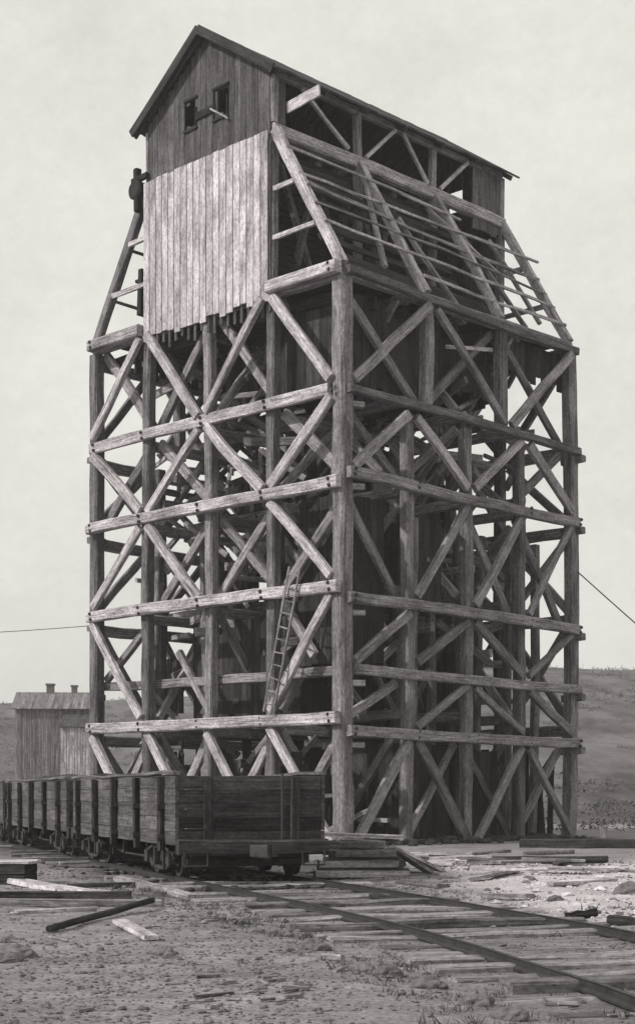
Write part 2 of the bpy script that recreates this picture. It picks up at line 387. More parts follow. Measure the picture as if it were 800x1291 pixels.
for ti, (ht, hb) in enumerate(tiers):
    for b in range(4):
        # rear faces: counter braces
        for kk in (0, 1):
            u0, u1 = UL[b] + .16, UL[b+1] - .16
            if kk == (b + ti) % 2 or R.random() < .35:
                if kk: u0, u1 = u1, u0
                T('brace', P(VV + .2, u0, ht - .25), P(VV + .2, u1, hb + .25), .25, .16, (0, 1, 0), R.uniform(.2, .6), 60)
            v0, v1 = VL4[b] + .16, VL4[b+1] - .16
            if kk != (b + ti) % 2 or R.random() < .35:
                if kk: v0, v1 = v1, v0
                T('brace', P(v0, U + .2, ht - .25), P(v1, U + .2, hb + .25), .25, .16, (1, 0, 0), R.uniform(.2, .6), 60)
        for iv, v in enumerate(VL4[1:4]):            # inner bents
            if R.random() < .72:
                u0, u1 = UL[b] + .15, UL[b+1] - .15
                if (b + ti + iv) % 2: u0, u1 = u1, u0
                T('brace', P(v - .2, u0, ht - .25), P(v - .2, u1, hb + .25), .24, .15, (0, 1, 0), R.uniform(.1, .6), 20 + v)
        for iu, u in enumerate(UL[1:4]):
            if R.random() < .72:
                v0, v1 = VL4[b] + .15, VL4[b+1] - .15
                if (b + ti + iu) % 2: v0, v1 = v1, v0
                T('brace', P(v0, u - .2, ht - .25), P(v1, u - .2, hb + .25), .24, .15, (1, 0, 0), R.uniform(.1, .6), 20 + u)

# boarded bins and chutes inside, the central ones added to darken the interior
def plank_box(name, v0, v1, u0, u1, h0, h1, mat=M_DARK, top=False):
    mb = MB()
    for face in range(4):
        n = int(((v1-v0) if face % 2 == 0 else (u1-u0)) / .26)
        for i in range(n):
            k = (i + .5) / n; hb = h0 + R.uniform(-.08, .08); ht = h1 + R.uniform(-.05, .05)
            if face == 0: p = (v0 + (v1-v0)*k, u0)
            elif face == 2: p = (v0 + (v1-v0)*k, u1)
            elif face == 1: p = (v1, u0 + (u1-u0)*k)
            else: p = (v0, u0 + (u1-u0)*k)
            w = ((v1-v0) if face % 2 == 0 else (u1-u0)) / n - .012
            mb.board(P(p[0], p[1], hb), P(p[0], p[1], ht), w, .05, (1, 0, 0) if face % 2 == 0 else (0, 1, 0))
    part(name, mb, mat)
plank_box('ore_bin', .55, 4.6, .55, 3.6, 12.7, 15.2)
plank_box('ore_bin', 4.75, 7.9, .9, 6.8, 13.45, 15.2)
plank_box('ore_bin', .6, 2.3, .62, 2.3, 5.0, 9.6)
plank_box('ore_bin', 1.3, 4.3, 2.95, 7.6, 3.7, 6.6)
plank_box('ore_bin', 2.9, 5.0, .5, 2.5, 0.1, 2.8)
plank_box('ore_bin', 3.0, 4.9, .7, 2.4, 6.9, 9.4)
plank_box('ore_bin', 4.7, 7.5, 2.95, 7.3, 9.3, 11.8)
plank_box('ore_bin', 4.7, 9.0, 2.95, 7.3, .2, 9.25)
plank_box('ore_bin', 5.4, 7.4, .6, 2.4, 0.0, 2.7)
for i in range(330):
    v = R.uniform(.5, VV - .5); u = R.uniform(.5, U - .5); h = R.choice([1, 2.5, 4, 5.5, 6.5, 8, 9, 10.5, 11.5, 13, 14.4]) + R.uniform(-.5, .5)
    an = R.uniform(0, math.pi); L = R.uniform(.7, 1.8); dz = R.choice([0, 0, .9, -.9, 1.4]) * R.uniform(.6, 1)
    dd = V3((math.cos(an)*L, math.sin(an)*L, dz)) * .5; c = P(min(max(v, 1.2), VV-1.2), min(max(u, 1.2), U-1.2), h)
    T('loose_board', c - dd, c + dd, R.uniform(.12, .3), R.uniform(.05, .16), (0, 0, 1), R.uniform(0, .8), c.x + c.y)
for h in (G1, G2, G3, G4, G5):
    T('bolster', P(VV + .12, -.48, h - .32), P(VV + .12, .3, h - .34), .22, .24, (0, 0, 1), .2)
    T('bolster', P(-.14, -.02, h - .36), P(.5, -.3, h - .36), .16, .2, (0, 0, 1), .5)
for h in (H1, H2, H3, H4, H5):
    T('bolster', P(-.1, U + .28, h - .28), P(.5, U + .28, h - .28), .2, .22, (0, 0, 1), .15)
mb = MB()
for i in range(34):                       # rough boarding round the bottom storey
    v = .4 + 9.3*i/33; mb.board(P(v + R.uniform(-.05, .05), 2.45, -.1), P(v + R.uniform(-.3, .3), 2.45, R.uniform(1.9, 3.0)), R.uniform(.18, .27), .05, (1, 0, 0), R.random())
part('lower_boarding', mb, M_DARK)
mb = MB()  # this and the next boarding are added to darken the lower bays
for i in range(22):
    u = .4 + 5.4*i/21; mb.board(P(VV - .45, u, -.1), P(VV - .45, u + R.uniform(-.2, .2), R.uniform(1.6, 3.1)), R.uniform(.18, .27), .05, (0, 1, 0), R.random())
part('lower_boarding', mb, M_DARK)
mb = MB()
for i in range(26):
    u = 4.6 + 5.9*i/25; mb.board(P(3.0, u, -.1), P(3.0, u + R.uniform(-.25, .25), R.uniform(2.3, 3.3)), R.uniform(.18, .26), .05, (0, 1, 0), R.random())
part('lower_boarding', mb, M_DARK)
for (v, u) in ((3.8, .9), (6.2, .8), (7.9, .75), (9.6, .9), (8.2, 2.2), (9.4, 2.2), (9.7, 5.0), (5.3, 1.3), (7.0, 1.2), (8.7, 1.25), (9.2, 3.6), (1.2, 4.0), (1.2, 6.7), (1.3, 9.4)):
    T('inner_prop', P(v, u, -.1), P(v + R.uniform(-.4, .4), u + R.uniform(-.4, .4), 9.3), .24, .24, (1, 0, 0), R.uniform(0, .3))
for (v, u, h, wd, ht, al) in ((2.8, 6.3, 9.9, 1.9, 1.6, 1), (4.2, 8.6, 7.4, 1.6, 1.5, 0), (6.2, 9.0, 10.2, 2.0, 1.2, 1), (3.4, 8.4, 12.6, 2.2, 1.3, 1), (1.9, 5.8, 13.3, 2.0, 1.2, 1), (5.6, 4.4, 12.4, 1.8, 1.1, 0), (2.2, 7.2, 7.2, 2.2, 1.2, 1),
                              (8.3, 4.0, 9.8, 1.7, 1.4, 1), (7.9, 2.2, 4.2, 1.4, 1.6, 0), (3.0, 4.2, 10.3, 2.0, 1.5, 1), (8.0, 7.6, 12.5, 2.0, 1.2, 0), (2.0, 9.6, 4.0, 1.4, 1.6, 1)):
    mb = MB(); n = int(wd/.24)  # dark panels added inside to close off the sky
    for i in range(n):
        k = (i + .5)/n*wd - wd/2; p = P(v, u + k, h) if al else P(v + k, u, h)
        mb.board(p + V3((0, 0, R.uniform(-.2, .1))), p + V3((0, 0, ht + R.uniform(-.3, .2))), .22, .05, (0, 1, 0) if al else (1, 0, 0))
    part('filler_panel', mb, M_DARK)
for i in range(170):
    v = R.uniform(1.2, VV - 1); u = R.uniform(3.5, U - 1); h = R.choice([5.5, 7.6, 8.3, 9.2, 10.2, 10.8, 11.6, 12.9, 13.6, 14.2]) + R.uniform(-.4, .4)
    an = R.uniform(0, math.pi); L = R.uniform(.9, 2.0); dz = R.choice([0, .9, -.9, 1.5]) * R.uniform(.6, 1)
    dd = V3((math.cos(an)*L, math.sin(an)*L, dz)) * .5; c = P(min(max(v, 1.2), VV-1.2), min(max(u, 1.2), U-1.2), h)
    T('loose_board', c - dd, c + dd, R.uniform(.14, .3), R.uniform(.06, .18), (0, 0, 1), R.uniform(0, .6), c.x + c.y)
mb = MB()
for i in range(13):
    v = 6.9 + 3.3*i/12; mb.board(P(v, .3, 14.2 + R.uniform(-.15, .15)), P(v, .3, 15.25), .25, .05, (1, 0, 0))
part('deck_skirt', mb, M_DARK); mb = MB()
for i in range(30):
    v = .4 + 9.6*i/29; mb.board(P(v, U - 1.6, 14.5 + R.uniform(-.2, .2)), P(v, U - 1.6, 15.25), .28, .05, (1, 0, 0))
part('deck_skirt', mb, M_DARK)
T('loose_board', P(4.3, .0, 14.3), P(6.4, .0, 14.62), .1, .04, (0, 0, 1), 1, -5, M_PALE)
# working deck under the head house
mb = MB()
n = 36
for i in range(n):
    v = -.1 + (VV + .2) * (i + .5) / n
    mb.board(P(v, .25, 15.62), P(v, U - .25, 15.62), (VV + .2) / n - .015, .06, (1, 0, 0))
part('deck', mb, M_DARK)
mb = MB()
for i in range(9):
    v = .5 + (VV - 1) * i / 8
    mb.beam(P(v, .3, 15.02), P(v, U - .3, 15.02), .34, .14, (0, 0, 1), R.uniform(.1, .5))
part('deck_joists', mb, M_DARK)

# ---- head house
HU0, HU1, HE, HR = 2.7, 8.1, 21.75, 23.62            # two side walls, eave, ridge
slope = (HR - HE) / ((HU1 - HU0) / 2)
def roof_h(u): return HR - slope * abs(u - 5.4)
mb = MB()                                             # gable boards, with two real openings
nb = 22
win = [(5.95, 6.2, 21.05, 21.85), (4.58, 4.92, 21.0, 21.8)]
for i in range(nb):
    u = HU0 + (HU1 - HU0) * (i + .5) / nb; w = (HU1 - HU0) / nb - .01; top = roof_h(u) - .05
    cuts = [(a, b) for (x0, x1, a, b) in win if x0 - .1 < u < x1 + .1]
    spans = [(19.9, top)]
    for a, b in cuts: spans = [(19.9, a), (b, top)]
    r = R.random()
    for a, b in spans: mb.board(P(-.1, u, a + (R.uniform(-.12, .1) if a > 20 else 0)), P(-.1, u, b + (R.uniform(-.1, .12) if b < 21.2 else 0)), w, .05, (0, 1, 0), r)
part('gable_wall', mb, M_GABLE)
for (x0, x1, a, b) in win:
    fr = MB(); c0, c1 = x0 - .12, x1 + .12
    fr.board(P(-.15, c0, a), P(-.15, c0, b - .25), .04, .05, (0, 1, 0), 0); fr.board(P(-.15, c1, a), P(-.15, c1, b), .04, .05, (0, 1, 0), 0)
    fr.board(P(-.15, c0 - .05, b + .05), P(-.15, c1 + .05, b + .05), .08, .07, (0, 0, 1), .2); fr.board(P(-.15, c0 - .05, a - .05), P(-.15, c1 + .05, a - .05), .08, .07, (0, 0, 1), .2)
    part('window', fr, M_DARK)
mb = MB(); mb.board(P(-.16, 5.0, 21.32), P(-.16, 5.85, 21.3), .22, .05, (0, 0, 1), .0)
part('window_rail', mb, M_DARK)
mb = MB(); mb.beam(P(-.2, 5.15, 21.35), P(-.2, 4.35, 20.8), .05, .04, (0, 0, 1), .9); part('prop_stick', mb, M_TIMBER)
mb = MB()                                             # pale boards below
nb = 19
for i in range(nb):
    u = HU0 - .04 + (HU1 - HU0 + .08) * (i + .5) / nb; w = (HU1 - HU0 + .08) / nb - .032
    mb.board(P(-.24 + R.uniform(-.01, .01), u, 15.2 + R.uniform(-.1, .12)), P(-.24, u, 19.95 + R.uniform(-.02, .02)), w, .045, (0, 1, 0))
part('plank_siding', mb, M_SIDING)
mb = MB()
for i in range(nb + 1):
    u = HU0 - .04 + (HU1 - HU0 + .08) * i / nb
    mb.board(P(-.175, u, 14.82 + R.uniform(-.12, .16)), P(-.175, u, 19.7), .1, .04, (0, 1, 0), R.uniform(.1, .5))
part('batten', mb, M_GABLE)
def wall_boards(name, fix, a0, a1, h0, h1, along_v, mat):
    mb = MB(); n = int((a1 - a0) / .28)
    for i in range(n):
        k = a0 + (a1 - a0) * (i + .5) / n; w = (a1 - a0) / n - .012
        hb = h0 + R.uniform(-.06, .06) * (6 if name == 'end_wall' else 1)
        if along_v: mb.board(P(k, fix, hb), P(k, fix, h1), w, .05, (1, 0, 0))
        else:
            tp = min(h1, roof_h(k) - .05)
            if 4.2 < k < 4.95: mb.board(P(fix, k, hb), P(fix, k, 20.95), w, .05, (0, 1, 0)); mb.board(P(fix, k, 21.65), P(fix, k, tp), w, .05, (0, 1, 0))
            else: mb.board(P(fix, k, hb), P(fix, k, tp), w, .05, (0, 1, 0))
    part(name, mb, mat)
wall_boards('side_wall', HU1, 0, VV, 16.2, HE, True, M_GABLE)
wall_boards('end_wall', VV + .06, HU0 + .2, HU1, 16.9, 30, False, M_GABLE)
wall_boards('side_wall', HU0 - .05, 8.75, VV, 19.55, HE, True, M_GABLE)
wall_boards('side_wall', HU0 - .05, .0, .42, 19.9, HE - .05, True, M_GABLE)
wall_boards('partition', 5.6, 0.6, 6.6, 16.0, 22.4, True, M_DARK)
# timbers of the open side
T('eave_beam', P(-.05, HU0 - .02, 20.05), P(VV + .1, HU0 - .02, 20.05), .36, .26, (0, 0, 1), .75)
T('eave_beam', P(-.05, HU1 + .02, 20.05), P(VV + .1, HU1 + .02, 20.05), .36, .26, (0, 0, 1), .5)
T('eave_plate', P(0, HU0, HE - .12), P(VV, HU0, HE - .12), .2, .2, (0, 0, 1), .3)
T('eave_plate', P(0, HU1, HE - .12), P(VV, HU1, HE - .12), .2, .2, (0, 0, 1), .3)
for v in VL3:
    for u in (HU0, HU1):
        T('house_post', P(v, u, 15.65), P(v, u, 19.86), .24, .24, (1, 0, 0), .35)
        T('house_post', P(v, u, 20.24), P(v, u, HE - .22), .22, .22, (1, 0, 0), .35)
    T('tie_beam', P(v + .2, HU0 + .15, 20.1), P(v + .2, HU1 - .15, 20.1), .26, .2, (0, 0, 1), .3)
for (v0, h0, v1, h1) in ((1.0, 21.5, 2.9, 20.3), (5.0, 21.5, 3.7, 20.3), (5.3, 21.5, 6.5, 20.3), (8.4, 21.5, 7.1, 20.3)):
    T('knee_brace', P(v0, HU0 - .12, h0), P(v1, HU0 - .12, h1), .12, .1, (1, 0, 0), .8)
T('lookout_board', P(.35, 2.5, 20.72), P(.35, 1.2, 20.8), .32, .06, (0, 0, 1), 1, None, M_PALE)
for iv, v in enumerate(VL3):
    for s_, (ua, ub) in enumerate(((0, HU0 - .1), (U, HU1 + .1))):
        T('batter_strut', P(v, ua, H0 + .12), P(v, ub, 20.0), .3 if iv == 0 else .27, .24, (0, 1, 0), 1.0 if (iv == 0 and s_ == 0) else (.7 if s_ == 0 else .2))
for t in (.14, .3, .43, .55, .68, .86):
    u = (HU0 - .1) * t; h = H0 + .12 + (20 - H0 - .12) * t
    va = 3.5 if t == .14 else -.12; vb = VV + .55 if t == .68 else (7.4 if t == .86 else VV + .1)
    T('purlin', P(va, u - .19, h + R.uniform(-.12, .12)), P(vb, u - .19, h + R.uniform(-.16, .1)), R.uniform(.05, .09), .07, (0, 0, 1), R.uniform(.35, .9))
for t in (.3, .62):
    u = U - (U - HU1 - .1) * t; h = H0 + .12 + (20 - H0 - .12) * t
    T('purlin', P(.1, u + .19, h), P(VV, u + .19, h - .04), .085, .08, (0, 0, 1), .3)
for t in (.3, .62):
    for (ua, ub, uc) in ((0, HU0 - .1, HU0), (U, HU1 + .1, HU1)):
        u = ua + (ub - ua) * t; h = H0 + .12 + (20 - H0 - .12) * t
        sgn = 1 if uc > ua else -1
        T('girt', P(-.1, u + sgn*.16, h), P(-.1, uc - sgn*.1, h), .15, .1, (0, 0, 1), .85)
        T('girt', P(VV - .1, u + sgn*.16, h), P(VV - .1, uc - sgn*.1, h), .15, .1, (0, 0, 1), .4)
for (v0, u0, h0, v1, u1, h1) in ((2.2, .5, 16.2, 3.3, 2.2, 19.2), (5.2, .3, 15.7, 4.0, 1.6, 18.3), (8.6, .4, 15.8, 7.2, 2.0, 18.9), (6.0, 2.2, 19.3, 8.2, 1.0, 17.4), (9.6, .6, 16.2, 8.9, 2.1, 19.0)):
    T('knee_brace', P(v0, u0, h0), P(v1, u1, h1), .15, .12, (1, 0, 0), R.uniform(.2, .7))
# inside the battered storey: sloping chute boards, framing and lining added to shut out most of the sky
for v in (1.7, 3.2, 5.0, 6.6):
    T('chute_post', P(v, 3.9, 15.7), P(v + .8, 3.4, 20), .2, .2, (1, 0, 0), .3)
    T('chute_post', P(v + 1.2, 3.6, 15.7), P(v - .4, 3.9, 20), .18, .18, (1, 0, 0), .3)
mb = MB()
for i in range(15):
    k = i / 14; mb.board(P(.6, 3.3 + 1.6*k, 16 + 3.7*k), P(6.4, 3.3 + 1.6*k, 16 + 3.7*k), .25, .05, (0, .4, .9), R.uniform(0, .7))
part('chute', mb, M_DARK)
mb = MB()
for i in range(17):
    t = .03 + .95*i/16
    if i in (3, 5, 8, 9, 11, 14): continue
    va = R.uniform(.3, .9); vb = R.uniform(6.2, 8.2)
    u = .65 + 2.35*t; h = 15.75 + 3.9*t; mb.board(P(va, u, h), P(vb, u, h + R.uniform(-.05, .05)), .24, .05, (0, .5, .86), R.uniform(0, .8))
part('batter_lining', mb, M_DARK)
# bracket on the far side wall, seen at the left edge of the house
mb = MB(); mb.beam(P(-.2, HU1 - .1, 20.2), P(-.2, HU1 + .6, 20.15), .16, .16, (0, 0, 1), .1); mb.lathe(P(-.34, HU1 + .42, 19.85), (1, 0, 0), [(0, .24), (.05, .3), (.1, .22), (.16, .22), (.21, .3), (.26, .24)], 16, .1); mb.beam(P(-.2, HU1 + .36, 19.2), P(-.2, HU1 + .4, 20.5), .22, .2, (1, 0, 0), .1)
part('pulley_bracket', mb, M_DARK)
mb = MB(); mb.beam(P(.1, HU1 + .5, 16.1), P(.1, HU1 + .45, 17.5), .34, .2, (1, 0, 0), .1); mb.beam(P(.1, HU1 + .1, 17.2), P(.1, HU1 + .8, 17.2), .1, .12, (0, 0, 1), .1); part('counterweight', mb, M_DARK)
# roof: boarded slopes with real thickness and ragged edges
for sgn in (-1, 1):
    mb = MB(); n = 26; ue = 5.4 + sgn * 3.12; v0, v1 = -.42, VV + .52
    for i in range(n):
        v = v0 + (v1 - v0) * (i + .5) / n; w = (v1 - v0) / n + .01; j = R.uniform(-.07, .07); up = R.uniform(0, .025)
        mb.board(P(v, 5.4 - sgn*.02, HR + .1 + up), P(v, ue + sgn*j, HR + .1 + up - slope*(3.12 + j)), w, .06, (1, 0, 0))
    for k in range(7):
        v = .02 + VV * k / 6 - (.3 if k == 0 else 0)
        mb.beam(P(v, 5.4, HR - .02), P(v, ue, HR - .02 - slope*3.1), .14, .08, (0, 0, 1), .2)
    mb.beam(P(v0 - .02, 5.4, HR + .04), P(v0 - .02, ue, HR + .04 - slope*3.12), .26, .06, (0, 0, 1), 0)
    part('roof', mb, M_ROOF)


for u in UL:
    for h in (H1, H2, H3, H5, H0 - .02):
        if h > 15 and 2.6 < u < 8.2: continue
        for dz in (-.09, .09):
            fv = -.36 if h == H1 else -.48
            part('bolt', MB().lathe(P(fv, min(max(u, .06), U - .3) + .04*(dz > 0), h + dz), (-1, 0, 0), [(-.02, .055), (.012, .055), (.014, .03), (.045, .026)], 8, .3), M_IRON)
for v in VL4:
    for h in (G2, G3, G5):
        for dz in (-.08, .08): part('bolt', MB().lathe(P(v + .04*(dz > 0), -.465, h - .1*v/VV + dz), (0, -1, 0), [(-.02, .055), (.012, .055), (.014, .03), (.045, .026)], 8, .3), M_IRON)
# link every timber as a part of its own; only beyond a hundred of a kind does the rest go into one
for name, lst in reg.items():
    lst.sort(key=lambda t: t[0])
    for (_, mb, mat) in lst[:99 if len(lst) > 100 else 100]: mb.build(name, mat, tower)
    if len(lst) > 100:
        allm = MB()
        for (_, mb, mat) in lst[99:]:
            b = len(allm.v); allm.v += mb.v; allm.g += mb.g; allm.r += mb.r; allm.f += [tuple(b + i for i in f) for f in mb.f]
        o = allm.build(name, M_TIMBER, tower); o['kind'] = 'stuff'
for o in tower.children:
    if o.name.startswith('plank_siding'): o['label'] = 'pale new plank siding hanging below the dark gable'
    if o.name.startswith('lookout_board'): o['label'] = 'bright pale board sticking out under the eave'

# ladder on the lit face
def tower_pt(v, u, h): return V3((.68 + .703*v - .711*u, 42 + .711*v + .703*u, h))
a0 = tower_pt(-.56, 2.3, 3.62); a1 = tower_pt(-.56, 1.28, 7.6)
lad = empty('ladder', a0, math.atan2(.711, .703)); tag(lad, 'thin wooden ladder leaning between two girts on the lit side of the tower', 'ladder')
d = V3((0, -1.02, 3.98)).normalized(); sd = V3((0, d.z, -d.y))
for s_ in (-.21, .21):
    MB().beam(sd*s_, sd*s_ + d*4.05, .055, .045, (0, 1, 0), .3).build('ladder_rail', M_TIMBER, lad)
for i in range(11):
    q = d * (.25 + i*.36); MB().beam(q - sd*.2, q + sd*.2, .035, .035, (0, 0, 1), .3, seg=1).build('rung', M_TIMBER, lad)

# guy wires
w1 = tower_pt(VV + .1, -.3, 8.35); w2 = V3((18.6, 49.0, .5))
pts = [w1.lerp(w2, i/14) - V3((0, 0, .5*math.sin(math.pi*i/14))) for i in range(15)]
gw = empty('guy_wire', w2 * 1.0)
gw.location = (w2.x, w2.y, 0); tag(gw, 'dark steel guy wire slanting down from the right post of the tower', 'wire')
MB().tube([p - V3((w2.x, w2.y, 0)) for p in pts], .02, 6).build('cable', M_IRON, gw)
MB().beam((0, 0, -.1), (.15, 0, .75), .16, .16, (0, 1, 0), .3).build('anchor_stake', M_TIMBER, gw)
w1 = tower_pt(.1, U + .3, 6.75); w2 = V3((-19, 51, 6.75))
pl_ = empty('utility_pole', (w2.x, w2.y, 0)); tag(pl_, 'wooden pole carrying a single wire to the left side of the tower', 'pole')
MB().tube([(0, 0, -.2), (0, 0, 3.5), (0, 0, 7.4)], .13, 10, .4, .7).build('pole_shaft', M_TIMBER, pl_)
MB().tube([w1.lerp(w2, i/10) - V3((0, 0, .25*math.sin(math.pi*i/10))) - V3((w2.x, w2.y, 0)) for i in range(11)], .012, 5).build('wire', M_IRON, pl_)

# ------------------------------------------------------------------ the track
track = empty('railway_track', trk(20, 0), 0); tag(track, 'rough railway track running under the ore cars to the lower right corner', 'track')
org = trk(20, 0)
RT = .062                                            # top of rail
for s_ in (-1, 1):
    mb = MB(); prof = [(-.045, -.03), (.045, -.03), (.045, -.012), (.01, .005), (.01, .05), (.022, .057), (.022, RT), (-.022, RT), (-.022, .057), (-.01, .05), (-.01, .005), (-.045, -.012)]
    A0, A1, n = 4.0, 66.0, 44; vs = []; k = len(prof)
    for i in range(n + 1):
        a = A0 + (A1 - A0) * i / n; jl = R.uniform(-.012, .012); jz = R.uniform(-.008, .008)
        for (l, z) in prof: vs.append(trk(a, s_*GAUGE/2 + l + jl, z + jz) - org)
    fs = [(i*k+j, i*k+(j+1) % k, (i+1)*k+(j+1) % k, (i+1)*k+j) for i in range(n) for j in range(k)]
    mb.add(vs, fs, None, .5); mb.build('rail', M_RAIL, track)
a = 5.0; cnt = 0
while a < 52 and cnt < 98:
    l0 = -R.uniform(1.5, 2.0); l1 = R.uniform(1.35, 1.75); sk = R.uniform(-.09, .09)
    zt = R.uniform(-.06, .012)
    mb = MB().beam(trk(a - sk, l0, zt - .07) - org, trk(a + sk, l1, zt - .07 + R.uniform(-.02, .02)) - org, .17, R.uniform(.19, .26), (0, 0, 1), R.random(), seg=4, jit=.018)
    mb.build('sleeper', M_TIE, track); cnt += 1
    a += R.uniform(.52, .74)

# ------------------------------------------------------------------ gondola cars
CL, CW, CT, CB = 8.35, 2.44, 1.69, .59
def make_car():
    """local x: forward (towards the camera along the track), y: left, z: up; origin on the rail's level under the front end"""
    car = empty('ore_car', (0, 0, 0))
    def boards_side(y):
        mb = MB(); rows = 5; hh = (CT - CB) / rows
        for i in range(rows):
            z = CB + hh*(i + .5)
            for k in range(2):
                x0 = -CL + CL*.5*k + .01; x1 = -CL + CL*.5*(k+1) - .01
                mb.beam((x0, y, z), (x1, y, z), hh - .004, .06, (0, 0, 1), R.uniform(.3, .7), seg=6, jit=.005, ch=.06)
        return mb
    boards_side(CW/2 - .03).build('side_wall', M_CAR, car); boards_side(-CW/2 + .03).build('side_wall', M_CAR, car)
    for x in (-.03, -CL + .03):
        mb = MB(); rows = 5; hh = (CT - .02 - CB) / rows
        for i in range(rows):
            z = CB + hh*(i + .5); mb.beam((x, -CW/2 + .07, z), (x, CW/2 - .07, z), hh + R.uniform(.002, .01), .06, (0, 0, 1), R.random(), seg=4, jit=.006, ch=.08)
        mb.build('end_wall', M_CARD, car)
        sg = 1 if x > -1 else -1
        for y in (-.7, .7):
            MB().beam((x + sg*.08, y, CB - .05), (x + sg*.08, y, CT - .05), .13, .09, (0, 1, 0), .4).build('end_post', M_CARD, car)
        MB().beam((x + sg*.13, -CW/2, CB - .02), (x + sg*.13, CW/2, CB - .02), .24, .2, (0, 0, 1), .5).build('end_sill', M_CARD, car)
        cp = MB(); cp.beam((x + sg*.1, 0, .52), (x + sg*.55, 0, .52), .16, .14, (0, 0, 1), .4); cp.beam((x + sg*.5, -.12, .52), (x + sg*.78, .06, .52), .2, .14, (0, 0, 1), .6)
        cp.beam((x + sg*.62, .13, .52), (x + sg*.78, .13, .52), .18, .08, (0, 0, 1), .6)
        cp.build('coupler', M_IRON, car)
        for y in (-.95, .95):
            st = MB(); st.tube([(x + sg*.25, y - .18, .5), (x + sg*.25, y - .18, .28), (x + sg*.25, y + .18, .28), (x + sg*.25, y + .18, .5)], .02, 6); st.build('step_iron', M_IRON, car)
        br = MB(); br.tube([(x + sg*.2, .45, .5), (x + sg*.2, .45, CT + .02)], .02, 6)
        br.build('hand_brake', M_IRON, car)
        gr = MB()
        for z in (.85, 1.15, 1.45): gr.tube([(x + sg*.06, -1.08, z), (x + sg*.12, -1.05, z), (x + sg*.12, -.8, z), (x + sg*.06, -.77, z)], .014, 6)
        gr.build('grab_iron', M_IRON, car)
    mb = MB()
    for i in range(9): mb.beam((-CL + .1, -CW/2 + .2 + i*.25, .72), (-.1, -CW/2 + .2 + i*.25, .72), .22, .06, (0, 1, 0), R.random(), seg=3)
    mb.build('floor', M_CARD, car)
    for y in (-.35, .35): MB().beam((-CL + .2, y, .58), (-.2, y, .58), .22, .15, (0, 0, 1), .3).build('centre_sill', M_CARD, car)
    for i in range(5):
        x = -.74 - i * (CL - 1.48) / 4
        for y in (-1, 1):
            MB().beam((x, y*(CW/2 + .05), CB - .1), (x, y*(CW/2 + .05), CT - .03), .14, .1, (1, 0, 0), .15).build('stake', M_CARD, car)
            for z in (CB + .12, CB + .6):
                pk = MB(); pk.box((x - .1, min(y*(CW/2), y*(CW/2 + .125)), z - .04), (x + .1, max(y*(CW/2), y*(CW/2 + .125)), z + .04)); pk.build('stake_pocket', M_IRON, car)
    for y in (-1, 1):
        MB().beam((-CL, y*(CW/2 - .03), CT + .035), (0, y*(CW/2 - .03), CT + .035), .13, .05, (0, 1, 0), .95, seg=8).build('top_rail', M_CAR, car)
        tr = MB(); tr.tube([(-.8, y*.85, .5), (-3.2, y*.85, .3), (-CL + 3.2, y*.85, .3), (-CL + .8, y*.85, .5)], .022, 6)
        for x in (-3.2, -CL + 3.2): tr.beam((x, y*.85, .3), (x, y*.85, .55), .09, .09, (1, 0, 0), .3)
        tr.build('truss_rod', M_IRON, car)
    for x in (-.05, -CL + .05):
        sg = 1 if x > -1 else -1
        bb = MB(); bb.beam((x - sg*.35, -1.0, .34), (x - sg*.35, 1.0, .34), .14, .1, (0, 0, 1), .3); bb.beam((x - sg*.2, -.9, .46), (x - sg*.2, .9, .46), .16, .12, (0, 0, 1), .2)
        bb.build('brake_beam', M_IRON, car)
    WR = .3; zc = RT + .01 + WR
    for cx in (-1.45, -CL + 1.45):
        fr = MB()
        for y in (-1, 1):
            yy = y*1.08
            fr.beam((cx - .95, yy, zc + .06), (cx - .35, yy, zc + .16), .06, .09, (0, 0, 1), .4, seg=1); fr.beam((cx - .35, yy, zc + .16), (cx + .35, yy, zc + .16), .06, .09, (0, 0, 1), .4, seg=1)
            fr.beam((cx + .35, yy, zc + .16), (cx + .95, yy, zc + .06), .06, .09, (0, 0, 1), .4, seg=1)
            fr.beam((cx - .9, yy, zc + .04), (cx - .35, yy, zc - .16), .06, .09, (0, 0, 1), .4, seg=1); fr.beam((cx - .35, yy, zc - .16), (cx + .35, yy, zc - .16), .06, .09, (0, 0, 1), .4, seg=1)
            fr.beam((cx + .35, yy, zc - .16), (cx + .9, yy, zc + .04), .06, .09, (0, 0, 1), .4, seg=1)
            for q in (-.3, .3): fr.beam((cx + q, yy, zc - .15), (cx + q, yy, zc + .15), .06, .09, (1, 0, 0), .4, seg=1)
            for q in (-.72, .72): fr.box((cx + q - .11, yy - .09, zc - .1), (cx + q + .11, yy + .09, zc + .09), .5)
        fr.beam((cx, -1.05, zc + .02), (cx, 1.05, zc + .02), .24, .28, (0, 0, 1), .4)
        for q in (-1.1, 1.1): fr.beam((cx + q, -.95, zc - .05), (cx + q, .95, zc - .05), .12, .08, (0, 0, 1), .4)
        trk_o = fr.build('truck', M_IRON, car)
        for q in (-.72, .72):
            ax = MB().tube([(cx + q, -1.1, zc), (cx + q, 1.1, zc)], .06, 10); ax.build('axle', M_IRON, trk_o)
            for y in (-1, 1):
                wh = MB().lathe((cx + q, y*(GAUGE/2 - .03), zc), (0, y, 0), [(-.07, .12), (-.07, WR + .03), (-.045, WR + .03), (-.035, WR), (.06, WR - .01), (.06, WR - .06), (.02, WR - .08), (.02, .11), (.08, .09), (.08, .0)], 28)
                wh.build('wheel', M_IRON, trk_o)
    return car
rz = math.atan2(-TD.y, -TD.x)
car = make_car(); AF = 23.34
car.location = trk(AF, -.02, 0); car.rotation_euler = (0, 0, rz)
